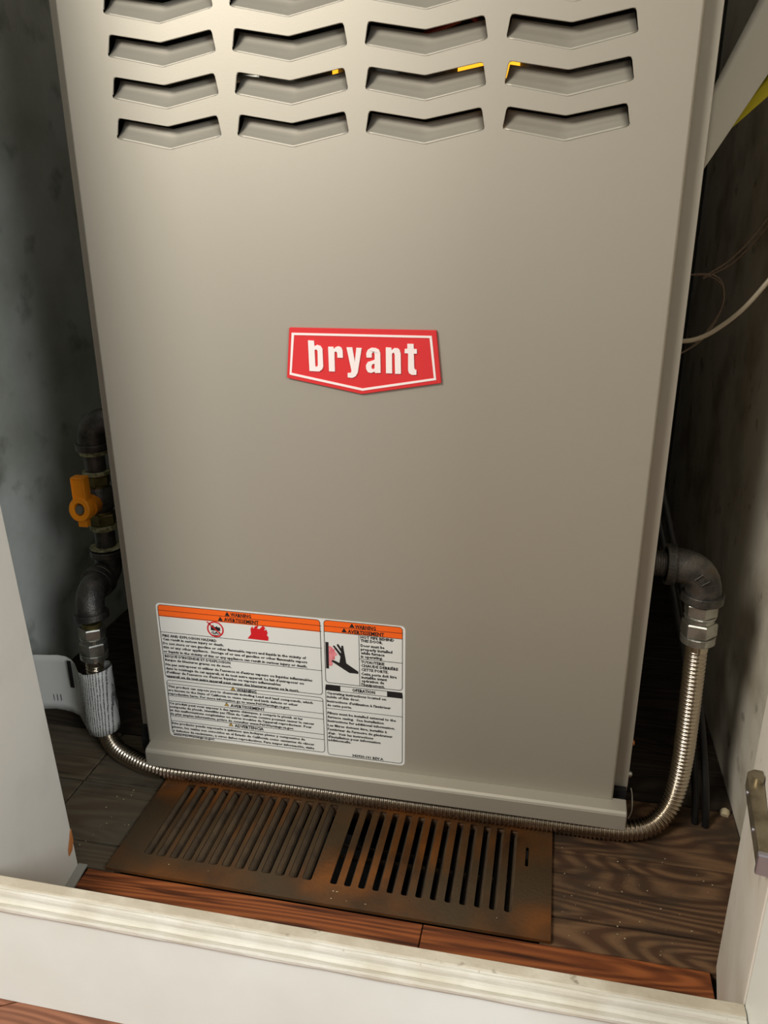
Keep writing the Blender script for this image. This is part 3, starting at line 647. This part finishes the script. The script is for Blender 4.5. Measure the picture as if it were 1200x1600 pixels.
for i in range(n-1):
    for j in range(8):
        a = i*9+j; fs += [(a, a+9, a+10, a+1), (K+a, K+a+1, K+a+10, K+a+9)]
for j in range(8):
    for i in (0, n-1): a = i*9+j; fs.append((a, a+1, K+a+1, K+a))
for i in range(n-1):
    for j in (0, 8): a = i*9+j; fs.append((a, a+9, K+a+9, K+a))
m.add(vs, fs, 0, True); tagm = MB()
# small print in lines that run up the sheet
M_tagp = bpy.data.materials.new('printed_tag'); M_tagp.use_nodes = True; nt = M_tagp.node_tree; N = nt.nodes; Lk = nt.links; p = N['Principled BSDF']; p.inputs['Roughness'].default_value = 0.5
tc = N.new('ShaderNodeTexCoord'); sx = N.new('ShaderNodeSeparateXYZ'); Lk.new(tc.outputs['Object'], sx.inputs[0])
wv = N.new('ShaderNodeTexWave'); wv.wave_type = 'BANDS'; wv.bands_direction = 'X'; wv.inputs['Scale'].default_value = 120; wv.inputs['Distortion'].default_value = 1.2; Lk.new(tc.outputs['Object'], wv.inputs['Vector'])
nz = N.new('ShaderNodeTexNoise'); nz.inputs['Scale'].default_value = 900; nz.inputs['Detail'].default_value = 2; Lk.new(tc.outputs['Object'], nz.inputs['Vector'])
ml = N.new('ShaderNodeMath'); ml.operation = 'MULTIPLY'; Lk.new(wv.outputs['Fac'], ml.inputs[0]); Lk.new(nz.outputs['Fac'], ml.inputs[1])
gx = N.new('ShaderNodeMapRange'); gx.inputs[1].default_value = -0.125; gx.inputs[2].default_value = -0.112; Lk.new(sx.outputs[0], gx.inputs[0])
ml2 = N.new('ShaderNodeMath'); ml2.operation = 'MULTIPLY'; Lk.new(ml.outputs[0], ml2.inputs[0]); Lk.new(gx.outputs[0], ml2.inputs[1])
mr = N.new('ShaderNodeMapRange'); mr.inputs[1].default_value = 0.26; mr.inputs[2].default_value = 0.5; Lk.new(ml2.outputs[0], mr.inputs[0])
mx = N.new('ShaderNodeMix'); mx.data_type = 'RGBA'; Lk.new(mr.outputs[0], mx.inputs[0]); mx.inputs[6].default_value = sr(200, 200, 194); mx.inputs[7].default_value = sr(70, 70, 70); Lk.new(mx.outputs[2], p.inputs['Base Color'])
tagt = thing('paper_tag', 'printed white paper tag wrapped around the left end of the hose', 'tag', (-95, 68, 36))
m.build('sheet', M_tagp, tagt)
for k in range(9):      # printed lines on the flap
    x = -128-k*1.3 if k < 6 else -150-(k-6)*4; y = 80.6-(0.0)+(k*0.7 if k < 6 else 4.4-(k-6)*0.6)-3.5; L = 34 if k < 6 else 8
    z1 = 98-k*0.5 if k < 6 else 50
    tagm.box((x, y-1.2, z1-L), (x+0.55, y-0.8, z1))
tag(tagm.build('printed_lines', M_ink, tagt), None, None, None, 'stuff')

# ------------------------------------------------------------------ right side: papers, cables, rods, hinge
def sheet(name, pts, thick, ma, label):   # pts: rows of 3D points, a curved strip with thickness
    m = MB(); R_, Cn = len(pts), len(pts[0]); vs = [Vector(p) for r in pts for p in r]; vs2 = [v+Vector((thick, thick*0.4, 0)) for v in vs]; K = len(vs)
    fs = []
    for i in range(R_-1):
        for j in range(Cn-1):
            a = i*Cn+j; fs += [(a, a+1, a+Cn+1, a+Cn), (K+a, K+a+Cn, K+a+Cn+1, K+a+1)]
    for i in range(R_-1):
        for j in (0, Cn-1): a = i*Cn+j; fs.append((a, a+Cn, K+a+Cn, K+a))
    for j in range(Cn-1):
        for i in (0, R_-1): a = i*Cn+j; fs.append((a, a+1, K+a+1, K+a))
    m.add(vs+vs2, fs, 0, True); return tag(m.build(name, ma), label, 'paper')
rows_ = []
for i in range(9):
    t = i/8; up = Vector((462, 100, 630)).lerp(Vector((512, 100, 745)), t); lo = Vector((461, 100, 575)).lerp(Vector((528, 100, 690)), t)
    rows_.append([up.lerp(lo, j/5)+Vector((0, -1.5*math.sin(j/5*math.pi)+8*t, 0)) for j in range(6)])
sheet('paper_sheet', rows_, 0.6, M_paperb, 'long white sheet slanting down behind the furnace top right edge')
rows_ = []
for i in range(5):
    t = i/4; up = Vector((478, 112, 610)).lerp(Vector((520, 112, 668)), t); lo = Vector((478, 112, 606)).lerp(Vector((520, 112, 645)), t)
    rows_.append([up.lerp(lo, j/3) for j in range(4)])
sheet('yellow_sheet', rows_, 0.6, M_yellowp, 'narrow yellow sheet under the slanting white sheet')
def cable(name, pts, r, ma, label):
    m = MB(); m.tube(smoothpath(pts, 3), r, 10); return tag(m.build(name, ma), label, 'cable')
cable('cable', [(454, 100, 453), (467, 99, 453), (478, 100, 455.5), (490, 100, 462.6), (507, 100, 478), (523, 100, 500), (548, 100, 540), (565, 102, 575)], 1.9, M_cable, 'pale grey cable curving from furnace side up to the right wall')
cable('wire', [(463, 120, 503), (482, 120, 504), (492, 118, 499), (496, 118, 484), (491, 116, 466), (480, 116, 449), (454.5, 116, 432)], 0.6, M_bwire, 'thin brown wire looping behind the pale grey cable')
cable('wire', [(466, 122, 503.5), (484, 122, 502), (494, 120, 494), (495.5, 120, 478), (486, 119, 458), (474, 119, 444), (454.5, 119, 434)], 0.6, M_bwire, 'second thin brown wire, just inside the looping one')
cable('wire', [(484, 150, 500), (505, 150, 516), (526, 150, 545), (545, 150, 590), (565, 152, 650)], 0.7, M_bwire, 'thin brown wire rising steeply toward the right wall, outermost')
cable('wire', [(484, 155, 498), (507, 155, 512), (529, 155, 541), (549, 155, 584), (565, 157, 640)], 0.7, M_bwire, 'thin brown wire beside the steeply rising one, lower of the two')
for k, (x, y, lb) in enumerate(((535.5, 66, 'black rubber tube end resting on floor behind the hose, right one'), (526.5, 69, 'black rubber tube end resting on floor behind the hose, left one'))):
    m = MB(); m.tube(smoothpath([(x, y, 0.6), (x-1.5, y+1, 18), (x-6, y+8, 55), (x-14, y+30, 110), (x-30, y+70, 190), (x-60, y+120, 300)], 6), 3.4, 12); tag(m.build('rubber_tube', M_rubber), lb, 'tube')
# hinge on the right jamb
jd = Vector((-18.0, -119.1, 0)).normalized(); jn = Vector((-119.1, 18.0, 0)).normalized(); J0 = Vector((519.3, -92.4, 0))
def jp(s, off, z): p = J0+jd*s+jn*off; return (p.x, p.y, z)
hin = thing('hinge', 'worn metal hinge mounted on the right white jamb', 'hinge', jp(80, 0, 203.5))
def hbox(mb, s0, s1, o0, o1, z00, z01, z10, z11):   # z at start (bottom, top) and end
    vs = [jp(s0, o0, z00), jp(s1, o0, z10), jp(s1, o1, z10), jp(s0, o1, z00), jp(s0, o0, z01), jp(s1, o0, z11), jp(s1, o1, z11), jp(s0, o1, z01)]
    mb.add(vs, [(0,3,2,1),(4,5,6,7),(0,1,5,4),(1,2,6,5),(2,3,7,6),(3,0,4,7)])
m = MB(); pg = [(40, 0.3), (40, 5.5), (44, 9.8), (60, 9.6), (117, 7.2), (117, 0.3)]; k_ = len(pg)
m.add([jp(a_, o_, 203.5) for a_, o_ in pg]+[jp(a_, o_, 215) for a_, o_ in pg], [tuple(range(k_)), tuple(range(2*k_-1, k_-1, -1))]+[(i, (i+1) % k_, k_+(i+1) % k_, k_+i) for i in range(k_)])
m.build('arm', M_nickel, hin, bevel=0.8)
m = MB(); hbox(m, 116.5, 120.5, 0.3, 7.8, 201.5, 215.6, 201.5, 215.6); m.build('end_cap', M_chrome, hin, bevel=0.8)
m = MB(); m.cyl(jp(52, 4.2, 214.8), jp(52, 4.2, 218.6), 3.6, 24); m.build('pivot', M_nickel, hin, bevel=0.5)
for q in (58, 92):
    m = MB(); m.cyl(jp(q, 8, 209), jp(q, 10.4-(q-58)*0.045, 209), 1.7, 14); m.build('rivet', M_chrome, hin)

# small things on the floor
m = MB(); m.tube([(556, 84, 0.8), (557, 88, 2.4), (558, 92, 0.9)], [3.6, 4.8, 3.0], 8); tag(m.build('pebble', M_crumb), 'small pale chip lying on the floor near right wall', 'chip')
m = MB()
for k in range(75):
    if k < 48: x = random.uniform(398, 545); y = random.uniform(-94, 16); z = 0.4
    elif k < 64: x = random.uniform(-45, 0); y = random.uniform(-90, 10); z = 0.4
    else: x = random.uniform(20, 380); y = random.choice([-92, -84, 26]); z = 3.9
    if y < -60 and x > 508: continue
    s_ = random.uniform(0.25, 0.7); a = random.uniform(0, 3)
    m.prism([(x+s_*math.cos(a+i*2.09)*(1.6 if i == 0 else 1), y+s_*math.sin(a+i*2.09)) for i in range(3)], z, z+s_*0.6)
tag(m.build('crumbs', M_crumb), 'pale crumbs of debris scattered over the old planks and register', 'debris', kind='stuff')

for o in THINGS:
    if '_loc_cache' in o: del o['_loc_cache']
